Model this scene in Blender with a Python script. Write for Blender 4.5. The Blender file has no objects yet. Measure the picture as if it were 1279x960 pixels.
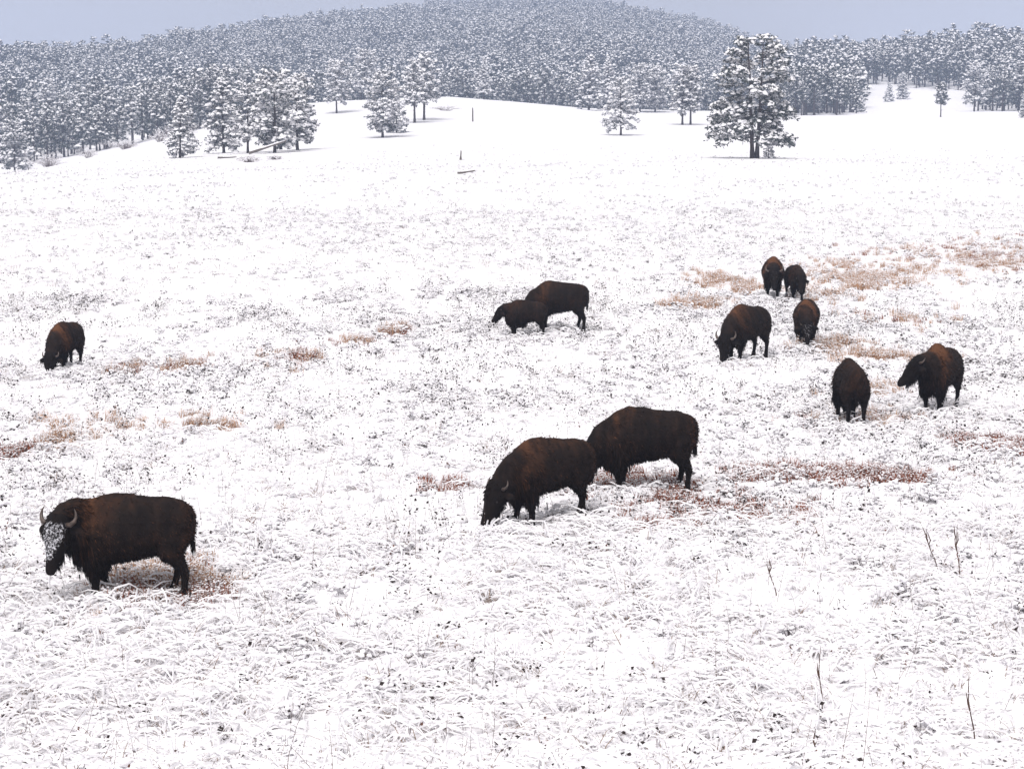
import bpy, math, random
import numpy as np
from mathutils import Vector, Matrix

R = math.radians
scene = bpy.context.scene
COL = scene.collection

# ---------------------------------------------------------------- camera, sky, sun, exposure
CAM_Z = 7.7
cam_data = bpy.data.cameras.new('camera')
cam_data.sensor_width = 36.0
cam_data.lens = 67.5
cam_data.clip_start = 0.1
cam_data.clip_end = 9000.0
camera = bpy.data.objects.new('camera', cam_data)
COL.objects.link(camera)
camera.location = (0, 0, CAM_Z)
camera.rotation_euler = (R(90 - 8.51), 0, 0)
scene.camera = camera

SUN_EL, SUN_AZ = 62.0, 200.0          # degrees; azimuth measured from +Y clockwise
world = bpy.data.worlds.new('World')
scene.world = world
world.use_nodes = True
wn, wl = world.node_tree.nodes, world.node_tree.links
wn.clear()
sky = wn.new('ShaderNodeTexSky')
sky.sky_type = 'NISHITA'
sky.sun_disc = False
sky.sun_elevation = R(SUN_EL)
sky.sun_rotation = R(SUN_AZ)
sky.air_density = 1.5
sky.dust_density = 4.0
hs = wn.new('ShaderNodeHueSaturation')
hs.inputs['Saturation'].default_value = 0.25
wl.new(sky.outputs[0], hs.inputs['Color'])
sc = wn.new('ShaderNodeVectorMath'); sc.operation = 'SCALE'
sc.inputs['Scale'].default_value = 0.06
wl.new(hs.outputs[0], sc.inputs[0])
# the cloud sheet: an even lavender grey with faint, slow mottling
tc = wn.new('ShaderNodeTexCoord')
nz = wn.new('ShaderNodeTexNoise'); nz.inputs['Scale'].default_value = 2.2; nz.inputs['Detail'].default_value = 4
wl.new(tc.outputs['Generated'], nz.inputs['Vector'])
cr = wn.new('ShaderNodeValToRGB')
cr.color_ramp.elements[0].position = 0.25; cr.color_ramp.elements[0].color = (0.565, 0.54, 0.54, 1)
cr.color_ramp.elements[1].position = 0.80; cr.color_ramp.elements[1].color = (0.655, 0.628, 0.62, 1)
wl.new(nz.outputs['Fac'], cr.inputs['Fac'])
mx = wn.new('ShaderNodeMix'); mx.data_type = 'RGBA'; mx.inputs[0].default_value = 0.85
wl.new(sc.outputs[0], mx.inputs[6]); wl.new(cr.outputs[0], mx.inputs[7])
bg = wn.new('ShaderNodeBackground'); bg.inputs['Strength'].default_value = 0.57
wl.new(mx.outputs[2], bg.inputs['Color'])
wo = wn.new('ShaderNodeOutputWorld')
wl.new(bg.outputs[0], wo.inputs['Surface'])

sun_data = bpy.data.lights.new('sun', 'SUN')
sun_data.energy = 1.5
sun_data.angle = R(35)
sun_data.color = (1.0, 0.968, 0.945)
sun = bpy.data.objects.new('sun', sun_data)
COL.objects.link(sun)
sun.location = (0, -20, 60)
az = R(SUN_AZ)
sdir = Vector((math.sin(az) * math.cos(R(SUN_EL)), math.cos(az) * math.cos(R(SUN_EL)), math.sin(R(SUN_EL))))
sun.rotation_euler = (-sdir).to_track_quat('-Z', 'Y').to_euler()

scene.view_settings.view_transform = 'Standard'
scene.view_settings.look = 'None'
scene.view_settings.gamma = 1.0
scene.view_settings.use_curve_mapping = False
scene.view_settings.exposure = 0.97
scene.cycles.max_bounces = 6
scene.cycles.diffuse_bounces = 4
scene.cycles.volume_bounces = 2
scene.cycles.transparent_max_bounces = 4

# ---------------------------------------------------------------- terrain
# BEGIN-TERRAIN
def ss(a, b, v):
    t = np.clip((np.asarray(v, float) - a) / (b - a), 0, 1)
    return t * t * (3 - 2 * t)

def _hash(ix, iy, seed):
    n = (ix.astype(np.int64) * 374761393 + iy.astype(np.int64) * 668265263 + seed * 974634777) & 0x7fffffff
    n = ((n ^ (n >> 13)) * 1274126177) & 0x7fffffff
    n = n ^ (n >> 16)
    return (n & 0xffff) / 65535.0

def vnoise(x, y, seed=0):
    x = np.asarray(x, float); y = np.asarray(y, float)
    ix = np.floor(x); iy = np.floor(y)
    fx = x - ix; fy = y - iy
    fx = fx * fx * (3 - 2 * fx); fy = fy * fy * (3 - 2 * fy)
    a = _hash(ix, iy, seed); b = _hash(ix + 1, iy, seed)
    c = _hash(ix, iy + 1, seed); d = _hash(ix + 1, iy + 1, seed)
    return (a * (1 - fx) + b * fx) * (1 - fy) + (c * (1 - fx) + d * fx) * fy

def fbm(x, y, seed=0, octv=3):
    s = 0; amp = 1; tot = 0
    for k in range(octv):
        s = s + amp * vnoise(x * 2 ** k, y * 2 ** k, seed + k * 17); tot += amp; amp *= .5
    return s / tot

# bearing (x/y) -> distance and height of the forested ridge
_HP = [(-900, 20, 900), (-600, 22, 950), (-200, 95, 950), (0, 90, 1000), (100, 86, 1050), (200, 75, 1150), (300, 55, 1350), (400, 40, 1500),
       (500, 29, 1600), (600, 21, 1700), (690, 16, 1720), (780, 23, 1700), (850, 38, 1700), (900, 52, 1650),
       (950, 70, 1600), (1050, 95, 1600), (1200, 118, 1600), (2000, 122, 1600)]
_HU = np.array([(p[0] - 640) / 2400 for p in _HP])
_HR = np.array([p[2] for p in _HP], float)
_HZ = np.array([7.7 + (121 - p[1]) * p[2] / 2400 if p[0] > -300 else p[1] for p in _HP], float)

def hill(x, y):
    yy = np.maximum(y, 60.0)
    u = x / yy
    r = np.interp(u, _HU, _HR); z = np.interp(u, _HU, _HZ)
    t = (yy - 640) / (r - 640)
    up = -13 + (z + 13) * np.clip(t, 0, 1) ** 0.9
    up = np.where(t < 0, -13 + t * 25, up)
    down = z - np.clip(yy - r, 0, 900) * 0.10
    return np.where(yy > r, down, up)

def bench(x, y):
    yy = np.maximum(y, 60.0)
    u = x / yy
    t = np.clip((yy - 585) / (900 - 585), 0, 1)
    zr = np.interp(u, [0.09, 0.135, 0.17, 0.22, 0.27, 0.5], [-10, 18, 21, 22, 23.5, 25])
    up = -1 + (zr + 1) * (0.55 * t + 0.45 * t * t * (3 - 2 * t))
    return np.where(yy > 900, zr - (yy - 900) * 0.06, up)

def H(x, y):
    x = np.asarray(x, float); y = np.asarray(y, float)
    bank = 6.1 * (1 - np.clip((y - 1.5) / 20.5, 0, 1)) ** 1.06
    rise = np.interp(x, [-80, -50, -18, 22, 84, 200], [6.5, 8.2, 7.8, 4.5, 3.2, 2.7]) * ss(330, 570, y)
    drop = -14 * ss(575, 720, y) * (1 - ss(85, 140, x))
    dip = -1.8 * ss(-18, -60, x) * ss(150, 300, y)
    valley = -11 * ss(-55, -128, x) * ss(60, 170, y)
    roll = 0.9 * (fbm(x / 42., y / 42., 5, 2) - .5) * ss(25, 60, y) + 1.8 * (fbm(x / 90., y / 90., 9, 2) - .5) * ss(90, 200, y)
    base = bank + rise + drop + dip + valley + roll
    far = np.maximum(hill(x, y), bench(x, y))
    k = 2.0
    return np.where(y < 560, base, np.logaddexp(base / k, far / k) * k)
# END-TERRAIN

def lumps(x, y):
    """snow pillows and hummocks, decimetres"""
    f = 1 - ss(60, 200, y)
    return (0.16 * (fbm(x / .75, y / .75, 31, 2) - .5) + 0.07 * (vnoise(x / .22, y / .22, 57) - .5)) * (0.25 + 0.75 * f) * ss(2, 15, y)

def HG(x, y):
    return H(x, y) + lumps(x, y)

# ---------------------------------------------------------------- materials
def mat(name, build):
    m = bpy.data.materials.new(name)
    m.use_nodes = True
    nt = m.node_tree
    b = nt.nodes['Principled BSDF']
    build(nt, b)
    return m

def nodes(nt, kind, **kw):
    n = nt.nodes.new(kind)
    for k, v in kw.items():
        n.inputs[k].default_value = v
    return n

def ramp(nt, src, stops):
    r = nt.nodes.new('ShaderNodeValToRGB')
    e = r.color_ramp.elements
    while len(e) < len(stops):
        e.new(0.5)
    for k, (p, c) in enumerate(stops):
        e[k].position = p
        e[k].color = (*c, 1) if len(c) == 3 else c
    nt.links.new(src, r.inputs['Fac'])
    return r

def simple(col, rough=0.7, var=0.25, scale=6.0, spec=0.2):
    def build(nt, b):
        b.inputs['Roughness'].default_value = rough
        b.inputs['Specular IOR Level'].default_value = spec
        g = nt.nodes.new('ShaderNodeNewGeometry')
        n = nodes(nt, 'ShaderNodeTexNoise', Scale=scale, Detail=3.0)
        nt.links.new(g.outputs['Position'], n.inputs['Vector'])
        lo = tuple(c * (1 - var) for c in col); hi = tuple(min(1, c * (1 + var)) for c in col)
        r = ramp(nt, n.outputs['Fac'], [(0.3, lo), (0.7, hi)])
        nt.links.new(r.outputs[0], b.inputs['Base Color'])
    return build

def snow_build(nt, b):
    b.inputs['Roughness'].default_value = 0.75
    b.inputs['Specular IOR Level'].default_value = 0.15
    g = nt.nodes.new('ShaderNodeNewGeometry')
    n = nodes(nt, 'ShaderNodeTexNoise', Scale=9.0, Detail=4.0)
    nt.links.new(g.outputs['Position'], n.inputs['Vector'])
    r = ramp(nt, n.outputs['Fac'], [(0.3, (0.84, 0.83, 0.86)), (0.7, (0.90, 0.885, 0.90))])
    nt.links.new(r.outputs[0], b.inputs['Base Color'])

def ground_build(nt, b):
    b.inputs['Roughness'].default_value = 0.8
    b.inputs['Specular IOR Level'].default_value = 0.1
    g = nt.nodes.new('ShaderNodeNewGeometry')
    pos = g.outputs['Position']
    n1 = nodes(nt, 'ShaderNodeTexNoise', Scale=9.0, Detail=4.0)
    nt.links.new(pos, n1.inputs['Vector'])
    snow = ramp(nt, n1.outputs['Fac'], [(0.3, (0.84, 0.83, 0.86)), (0.7, (0.90, 0.885, 0.90))])
    # litter showing between the snow pillows, and stubble showing through in broad, faint bands far off
    n2 = nodes(nt, 'ShaderNodeTexNoise', Scale=5.5, Detail=5.0, Roughness=0.7)
    nt.links.new(pos, n2.inputs['Vector'])
    mp = nt.nodes.new('ShaderNodeMapping'); mp.inputs['Scale'].default_value = (0.05, 0.022, 0.05)
    nt.links.new(pos, mp.inputs['Vector'])
    n3 = nodes(nt, 'ShaderNodeTexNoise', Scale=1.0, Detail=3.0)
    nt.links.new(mp.outputs[0], n3.inputs['Vector'])
    m1 = nt.nodes.new('ShaderNodeMath'); m1.operation = 'MULTIPLY_ADD'
    nt.links.new(n3.outputs['Fac'], m1.inputs[0]); m1.inputs[1].default_value = 0.30
    nt.links.new(n2.outputs['Fac'], m1.inputs[2])
    fac = ramp(nt, m1.outputs[0], [(0.75, (0, 0, 0)), (0.88, (0.6, 0.6, 0.6))])
    mixc = nt.nodes.new('ShaderNodeMix'); mixc.data_type = 'RGBA'
    nt.links.new(fac.outputs[0], mixc.inputs[0])
    nt.links.new(snow.outputs[0], mixc.inputs[6])
    mixc.inputs[7].default_value = (0.16, 0.12, 0.10, 1)
    nt.links.new(mixc.outputs[2], b.inputs['Base Color'])
    n4 = nodes(nt, 'ShaderNodeTexNoise', Scale=28.0, Detail=3.0)
    nt.links.new(pos, n4.inputs['Vector'])
    bp = nodes(nt, 'ShaderNodeBump', Strength=0.6, Distance=0.03)
    nt.links.new(n4.outputs['Fac'], bp.inputs['Height'])
    nt.links.new(bp.outputs[0], b.inputs['Normal'])

M_SNOW = mat('snow', snow_build)
M_GROUND = mat('snowy_ground', ground_build)
M_NEEDLE = mat('pine_needles', simple((0.050, 0.060, 0.050), 0.8, 0.35, 3.0))
M_FROST = mat('frosted_needles', simple((0.34, 0.355, 0.37), 0.8, 0.30, 4.0))
M_BARK = mat('pine_bark', simple((0.060, 0.044, 0.038), 0.9, 0.4, 7.0))
M_LEAF = mat('withered_leaf', simple((0.040, 0.031, 0.029), 0.8, 0.6, 20.0))
M_BLADE = mat('dead_grass_blade', simple((0.20, 0.135, 0.095), 0.8, 0.4, 12.0))
M_RUSSET = mat('russet_grass', simple((0.26, 0.085, 0.045), 0.8, 0.5, 9.0))
M_RUSTLEAF = mat('rusty_leaf', simple((0.13, 0.058, 0.040), 0.8, 0.5, 9.0))
M_TAN = mat('tan_grass', simple((0.46, 0.28, 0.175), 0.8, 0.45, 9.0))
M_STALK = mat('weed_stalk', simple((0.10, 0.060, 0.045), 0.85, 0.4, 30.0))
M_WOOD = mat('weathered_wood', simple((0.13, 0.11, 0.095), 0.9, 0.4, 15.0))
M_HORN = mat('horn', simple((0.085, 0.062, 0.052), 0.35, 0.5, 14.0, 0.4))
M_EYE = mat('eye', simple((0.010, 0.007, 0.006), 0.1, 0.1, 5.0, 0.6))

def fur_build(nt, b):
    b.inputs['Roughness'].default_value = 0.85
    b.inputs['Specular IOR Level'].default_value = 0.12
    at = nt.nodes.new('ShaderNodeAttribute'); at.attribute_name = 'tint'
    asn = nt.nodes.new('ShaderNodeAttribute'); asn.attribute_name = 'snow'
    tcn = nt.nodes.new('ShaderNodeTexCoord')
    n = nodes(nt, 'ShaderNodeTexNoise', Scale=5.0, Detail=5.0, Roughness=0.65)
    nt.links.new(tcn.outputs['Object'], n.inputs['Vector'])
    ad = nt.nodes.new('ShaderNodeMath'); ad.operation = 'MULTIPLY_ADD'
    nt.links.new(n.outputs['Fac'], ad.inputs[0]); ad.inputs[1].default_value = 0.55
    nt.links.new(at.outputs['Fac'], ad.inputs[2])
    r = ramp(nt, ad.outputs[0], [(0.12, (0.0085, 0.0062, 0.0060)), (0.40, (0.0175, 0.0112, 0.0092)),
                                 (0.70, (0.041, 0.020, 0.0125)), (1.0, (0.110, 0.047, 0.023))])
    n2 = nodes(nt, 'ShaderNodeTexNoise', Scale=30.0, Detail=5.0, Roughness=0.75)
    nt.links.new(tcn.outputs['Object'], n2.inputs['Vector'])
    s1 = nt.nodes.new('ShaderNodeMath'); s1.operation = 'MULTIPLY_ADD'
    nt.links.new(asn.outputs['Fac'], s1.inputs[0]); s1.inputs[1].default_value = 0.42
    nt.links.new(n2.outputs['Fac'], s1.inputs[2])
    f = ramp(nt, s1.outputs[0], [(0.75, (0, 0, 0)), (0.86, (1, 1, 1))])
    m = nt.nodes.new('ShaderNodeMix'); m.data_type = 'RGBA'
    nt.links.new(f.outputs[0], m.inputs[0])
    nt.links.new(r.outputs[0], m.inputs[6]); m.inputs[7].default_value = (0.75, 0.75, 0.8, 1)
    nt.links.new(m.outputs[2], b.inputs['Base Color'])
M_FUR = mat('bison_fur', fur_build)

# ---------------------------------------------------------------- mesh helpers
class MB:
    """collects faces; build() makes one mesh"""
    def __init__(s):
        s.v = []; s.f = []; s.m = []
    def add(s, vs, fs, m=0):
        o = len(s.v)
        s.v.extend(tuple(map(float, p)) for p in vs)
        for f in fs:
            s.f.append(tuple(o + i for i in f)); s.m.append(m)
    def mesh(s, name, mats, smooth=False):
        me = bpy.data.meshes.new(name)
        me.from_pydata(s.v, [], s.f)
        for m in mats:
            me.materials.append(m)
        if len(mats) > 1:
            me.polygons.foreach_set('material_index', s.m)
        if smooth:
            me.polygons.foreach_set('use_smooth', [True] * len(s.f))
        me.update()
        return me

def link(name, data, parent=None):
    o = bpy.data.objects.new(name, data)
    COL.objects.link(o)
    if parent is not None:
        o.parent = parent
    return o

def thing(o, label, cat, group=None, kind=None):
    o['label'] = label; o['category'] = cat
    if group: o['group'] = group
    if kind: o['kind'] = kind
    return o

def unit(v):
    v = np.asarray(v, float)
    return v / (np.linalg.norm(v) + 1e-12)

def tube(mb, pts, rad, n=7, m=0, jit=0, rng=None):
    pts = [np.asarray(p, float) for p in pts]
    vs = []; fs = []
    for i, p in enumerate(pts):
        t = unit(pts[min(i + 1, len(pts) - 1)] - pts[max(i - 1, 0)])
        a = unit(np.cross(t, (0.31, 0.9, 0.2) if abs(t[2]) > .8 else (0, 0, 1)))
        b = np.cross(t, a)
        for k in range(n):
            an = 2 * math.pi * k / n
            r = rad[i] * (1 + (rng.uniform(-jit, jit) if jit else 0))
            vs.append(p + (a * math.cos(an) + b * math.sin(an)) * r)
    for i in range(len(pts) - 1):
        for k in range(n):
            k2 = (k + 1) % n
            fs.append((i * n + k, i * n + k2, (i + 1) * n + k2, (i + 1) * n + k))
    fs.append(tuple(range(n - 1, -1, -1)))
    fs.append(tuple((len(pts) - 1) * n + k for k in range(n)))
    mb.add(vs, fs, m)

_ph = (1 + 5 ** .5) / 2
ICO_V = np.array([(-1, _ph, 0), (1, _ph, 0), (-1, -_ph, 0), (1, -_ph, 0), (0, -1, _ph), (0, 1, _ph), (0, -1, -_ph), (0, 1, -_ph),
                  (_ph, 0, -1), (_ph, 0, 1), (-_ph, 0, -1), (-_ph, 0, 1)]) / math.sqrt(1 + _ph ** 2)
ICO_F = [(0, 11, 5), (0, 5, 1), (0, 1, 7), (0, 7, 10), (0, 10, 11), (1, 5, 9), (5, 11, 4), (11, 10, 2), (10, 7, 6), (7, 1, 8),
         (3, 9, 4), (3, 4, 2), (3, 2, 6), (3, 6, 8), (3, 8, 9), (4, 9, 5), (2, 4, 11), (6, 2, 10), (8, 6, 7), (9, 8, 1)]

def blob(mb, c, r, m, rng, flat=0.7, jit=.25):
    v = ICO_V * (1 + rng.uniform(-jit, jit, (12, 1))) * np.array([r, r * rng.uniform(.7, 1.2), r * flat])
    a = rng.uniform(0, 6.28)
    v = v @ np.array([[math.cos(a), -math.sin(a), 0], [math.sin(a), math.cos(a), 0], [0, 0, 1]])
    mb.add(v + np.asarray(c), ICO_F, m)

def instancer(name, pts, rot, scl, idx, protos, label, cat, kind='stuff'):
    """one object whose geometry nodes put a prototype on every point"""
    me = bpy.data.meshes.new(name)
    me.from_pydata([tuple(p) for p in pts], [], [])
    a = me.attributes.new('rot', 'FLOAT_VECTOR', 'POINT'); a.data.foreach_set('vector', np.asarray(rot, np.float32).ravel())
    a = me.attributes.new('scl', 'FLOAT_VECTOR', 'POINT'); a.data.foreach_set('vector', np.asarray(scl, np.float32).ravel())
    a = me.attributes.new('idx', 'INT', 'POINT'); a.data.foreach_set('value', np.asarray(idx, np.int32))
    ob = link(name, me)
    ng = bpy.data.node_groups.new(name + '_scatter', 'GeometryNodeTree')
    ng.interface.new_socket('Geometry', in_out='INPUT', socket_type='NodeSocketGeometry')
    ng.interface.new_socket('Geometry', in_out='OUTPUT', socket_type='NodeSocketGeometry')
    gi = ng.nodes.new('NodeGroupInput'); go = ng.nodes.new('NodeGroupOutput')
    iop = ng.nodes.new('GeometryNodeInstanceOnPoints')
    join = ng.nodes.new('GeometryNodeGeometryToInstance')
    for me_p in reversed(protos):
        po = bpy.data.objects.new(me_p.name, me_p)
        oi = ng.nodes.new('GeometryNodeObjectInfo')
        oi.inputs['Object'].default_value = po
        oi.inputs['As Instance'].default_value = False
        ng.links.new(oi.outputs['Geometry'], join.inputs[0])
    ng.links.new(gi.outputs[0], iop.inputs['Points'])
    ng.links.new(join.outputs[0], iop.inputs['Instance'])
    iop.inputs['Pick Instance'].default_value = True
    def attr(nm, dt, sock):
        n = ng.nodes.new('GeometryNodeInputNamedAttribute'); n.data_type = dt
        n.inputs['Name'].default_value = nm
        ng.links.new(n.outputs['Attribute'], sock)
    attr('idx', 'INT', iop.inputs['Instance Index'])
    attr('rot', 'FLOAT_VECTOR', iop.inputs['Rotation'])
    attr('scl', 'FLOAT_VECTOR', iop.inputs['Scale'])
    ng.links.new(iop.outputs[0], go.inputs[0])
    md = ob.modifiers.new('scatter', 'NODES'); md.node_group = ng
    thing(ob, label, cat, kind=kind)
    return ob

# ---------------------------------------------------------------- ground sheet
def build_ground():
    ys = [-400, -200, -80, -30, -10, 0, 2, 5, 8, 11, 14]
    y = 16.0
    while y < 700:
        ys.append(y); y += max(0.06, y * 0.0052)
    while y < 2500:
        ys.append(y); y *= 1.012
    ys.append(2600.)
    ys = np.array(ys)
    core = np.linspace(-1, 1, 281)
    side = np.array([1.06, 1.15, 1.3, 1.6, 2.0, 2.8, 4.0, 6.5, 11, 20])
    us = np.concatenate([-side[::-1], core, side])
    wy = np.maximum(ys, 0) * 0.30 + 3.0
    X = us[None, :] * wy[:, None]
    out = np.abs(us) > 1.0
    # the outer columns open out to a common wide edge so that the sheet goes on well beyond the view
    k = (np.abs(us) - 1) / 19.0
    X = np.where(out[None, :], np.sign(us)[None, :] * (wy[:, None] + k[None, :] * (1900 - wy[:, None])), X)
    Y = np.repeat(ys[:, None], len(us), 1)
    Z = HG(X, Y)
    n, m = X.shape
    v = np.stack([X, Y, Z], -1).reshape(-1, 3)
    i = np.arange(n - 1)[:, None] * m + np.arange(m - 1)[None, :]
    f = np.stack([i, i + 1, i + m + 1, i + m], -1).reshape(-1, 4)
    me = bpy.data.meshes.new('snowy_meadow')
    me.vertices.add(len(v)); me.vertices.foreach_set('co', v.ravel())
    me.loops.add(f.size); me.loops.foreach_set('vertex_index', f.ravel().astype(np.int32))
    me.polygons.add(len(f)); me.polygons.foreach_set('loop_start', (np.arange(len(f)) * 4).astype(np.int32))
    me.polygons.foreach_set('use_smooth', np.ones(len(f), bool))
    me.update(calc_edges=True)
    me.materials.append(M_GROUND)
    o = link('snowy_meadow', me)
    o['kind'] = 'structure'
    o['label'] = 'snow covered meadow sloping away to a wooded hill'
    o['category'] = 'ground'
build_ground()

# ---------------------------------------------------------------- pines
def tuft(mb, c, r, rng, nd=9, cap=6, snow=1.0, out=(0, 0, 0), frost=.35):
    """a spray of needles (material 0, frosted 2) under a pillow of snow (material 1)"""
    c = np.asarray(c, float)
    for _ in range(nd):
        an = rng.uniform(0, 6.283); el = rng.uniform(-0.9, 0.55)
        d = unit(np.array([math.cos(an) * math.cos(el), math.sin(an) * math.cos(el), math.sin(el)]) + 0.5 * np.asarray(out))
        s = unit(np.cross(d, rng.normal(0, 1, 3)))
        L = r * rng.uniform(.75, 1.25); w = r * rng.uniform(.16, .34)
        p = c + d * r * 0.1
        mb.add([p - s * w * .5, p + s * w * .5, p + d * L * .62 + s * w * .7, p + d * L, p + d * L * .62 - s * w * .7],
               [(0, 1, 2, 3, 4)], 2 if rng.random() < frost else 0)
    if rng.random() < snow:
        rr = r * rng.uniform(.68, 1.08)
        q = c + np.array([rng.uniform(-.2, .2) * r, rng.uniform(-.2, .2) * r, r * rng.uniform(.10, .28)])
        ring, mid = [], []
        a0 = rng.uniform(0, 6.28)
        for k in range(cap):
            a = a0 + 6.283 * k / cap
            q2 = rr * rng.uniform(.65, 1.2); dn = r * rng.uniform(.15, .62)
            e = np.array([math.cos(a), math.sin(a), 0])
            ring.append(q + e * q2 * .96 + np.array([0, 0, -dn]))
            mid.append(q + e * q2 * rng.uniform(.6, .85) + np.array([0, 0, r * rng.uniform(.05, .2) - dn * .25]))
        top = q + np.array([rng.uniform(-.15, .15) * r, rng.uniform(-.15, .15) * r, r * rng.uniform(.26, .42)])
        if cap < 6:
            mb.add([top] + ring, [(0, 1 + k, 1 + (k + 1) % cap) for k in range(cap)], 1)
        else:
            mb.add([top] + mid + ring, [(0, 1 + k, 1 + (k + 1) % cap) for k in range(cap)] +
                   [(1 + k, 1 + cap + k, 1 + cap + (k + 1) % cap, 1 + (k + 1) % cap) for k in range(cap)], 1)

def crown_profile(t, style):
    if style == 'cone':    return (1 - t) ** 0.75 * (0.75 + .25 * min(1, t * 5)) + .04
    if style == 'round':   return math.sqrt(max(0, 1 - (2 * t - 0.85) ** 2 / 1.35)) * .95 + .05
    if style == 'tall':    return (1 - t) ** 0.5 * (0.72 + .28 * min(1, t * 4)) + .04
    if style == 'spire':   return (1 - t) ** 0.95 + .05
    return (1 - t) ** .45 * (0.6 + .4 * min(1, t * 4)) + .05       # broad

def make_pine(seed, h, base, rad, style, limbs, per, tr, nd=9, cap=6, snow=1.0, twin=False, bare=0, low=(.8, 1, 1), frost=.45):
    """returns (trunk mesh, crown mesh) for a pine of height h"""
    rng = np.random.default_rng(seed)
    tb, cb = MB(), MB()
    def stem(x0, y0, lean, hh, r0):
        pts = []; rr = []
        for k in range(9):
            t = k / 8
            pts.append((x0 + lean[0] * t * hh + rng.normal(0, .012) * hh * t * .4, y0 + lean[1] * t * hh + rng.normal(0, .012) * hh * t * .4, -0.35 + t * (hh + .35)))
            rr.append(r0 * (1.28 if k == 0 else 1) * (1 - .93 * t) ** .85 + .012)
        tube(tb, pts, rr, 8, 0, .08, rng)
        return np.array(pts)
    stems = []
    r0 = h * 0.0185
    if twin:
        stems.append((stem(-.28, 0, (-.055, .01), h * .98, r0), 1.0, -1))
        stems.append((stem(.28, .05, (.04, 0), h, r0), 1.0, 1))
    else:
        stems.append((stem(0, 0, rng.normal(0, .012, 2), h, r0), 1.0, 0))
    lop = rng.uniform(0, 6.28)
    for pts, kk, side in stems:
        zs = pts[:, 2]
        nl = limbs // len(stems)
        for i in range(nl):
            t = (i + rng.uniform(.1, .9)) / nl
            t = t ** 1.05
            z = (base + (1 - base) * t * .985) * zs[-1]
            p0 = np.array([np.interp(z, zs, pts[:, 0]), np.interp(z, zs, pts[:, 1]), z])
            an = i * 2.39996 + rng.uniform(-.5, .5)
            if side:
                an = (math.pi if side < 0 else 0) + rng.normal(0, 1.15)
            L = rad * crown_profile(t, style) * rng.uniform(.66, 1.14) * (1 + .14 * math.cos(an - lop))
            d = np.array([math.cos(an), math.sin(an), 0])
            lift = np.interp(t, [0, .5, 1], [-.12, .18, .75]) + rng.normal(0, .1)
            sag = -.22 if t < .5 else -.08
            def at(s):
                return p0 + d * L * s + np.array([0, 0, L * (lift * s + sag * s * s)])
            if L > .5:
                tube(tb, [at(0), at(.5), at(.92)], [max(.018, r0 * .22 * (1 - t * .7)), max(.014, r0 * .13 * (1 - t * .6)), .01], 4)
            n = max(2, int(per * (0.35 + L / rad) + rng.uniform(0, 1)))
            for j in range(n):
                s = 1.0 if j == 0 else 1 - (.75 if t > .25 else .6) * rng.random() ** 1.5
                off = np.array([-d[1], d[0], 0]) * rng.normal(0, .17) * L * s + np.array([0, 0, rng.normal(.02, .045) * L])
                tuft(cb, at(s) + off, tr * rng.uniform(.7, 1.25) * (1 - .25 * t), rng, nd, cap, snow * np.interp(t, [0, .35, 1], low) * (.55 + .45 * s), d * .7, frost)
        for j in range(3):
            tuft(cb, pts[-1] + np.array([rng.normal(0, .2), rng.normal(0, .2), -j * .35 + .05]), tr * .8, rng, nd, cap, snow, (0, 0, 0), frost)
    for k in range(bare):                                            # dead stubs on the bare bole
        z = rng.uniform(.12, base) * h; an = rng.uniform(0, 6.28); L = rng.uniform(.5, 1.3)
        p = np.array([np.interp(z, stems[0][0][:, 2], stems[0][0][:, 0]), np.interp(z, stems[0][0][:, 2], stems[0][0][:, 1]), z])
        tube(tb, [p, p + np.array([math.cos(an) * L, math.sin(an) * L, -.1])], [.03, .008], 3)
    crown = cb.mesh('crown', [M_NEEDLE, M_SNOW, M_FROST])
    crown.polygons.foreach_set('use_smooth', [m == 1 for m in cb.m])
    return tb.mesh('trunk', [M_BARK], True), crown

def pine(name, meshes, x, y, rz, s, label, group=None, sx=1.0, cat='pine tree'):
    e = link(name, None)
    e.empty_display_size = .5
    e.location = (x, y, float(H(x, y)) - .05); e.rotation_euler = (0, 0, rz); e.scale = (s * sx, s * sx, s)
    thing(e, label, cat, group)
    link('trunk', meshes[0], e); link('crown', meshes[1], e)
    return e

# the big double-stemmed pine and the pines standing free on the meadow
FREE = {
    'big':   make_pine(11, 15.6, .20, 5.7, 'tall', 108, 16, .48, 8, 6, .70, twin=True, bare=4, frost=.14),
    'lone':  make_pine(12, 11.0, .17, 3.9, 'broad', 66, 10, .46, 8, 6, 1.0, frost=.75),
    'full':  make_pine(13, 12.0, .11, 3.6, 'cone', 72, 9.5, .52, 8, 6, .95),
    'full2': make_pine(14, 12.0, .15, 3.7, 'round', 68, 9.5, .52, 8, 6, .95, bare=3),
    'open':  make_pine(15, 12.5, .27, 3.6, 'round', 56, 9.5, .52, 8, 6, .97, bare=5),
    'open2': make_pine(16, 12.5, .33, 3.3, 'broad', 52, 9.5, .52, 8, 6, .97, bare=5),
    'slim':  make_pine(17, 13.0, .20, 2.8, 'spire', 80, 6, .50, 8, 6, 1.0, frost=.65),
    'small': make_pine(18, 5.0, .12, 1.6, 'cone', 44, 5, .36, 8, 6, .95),
    'dark':  make_pine(19, 9.0, .42, 1.7, 'round', 46, 5, .48, 10, 6, .45, bare=4, frost=.15),
}
EDGE = 'pines in the stand at the meadow edge'
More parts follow.
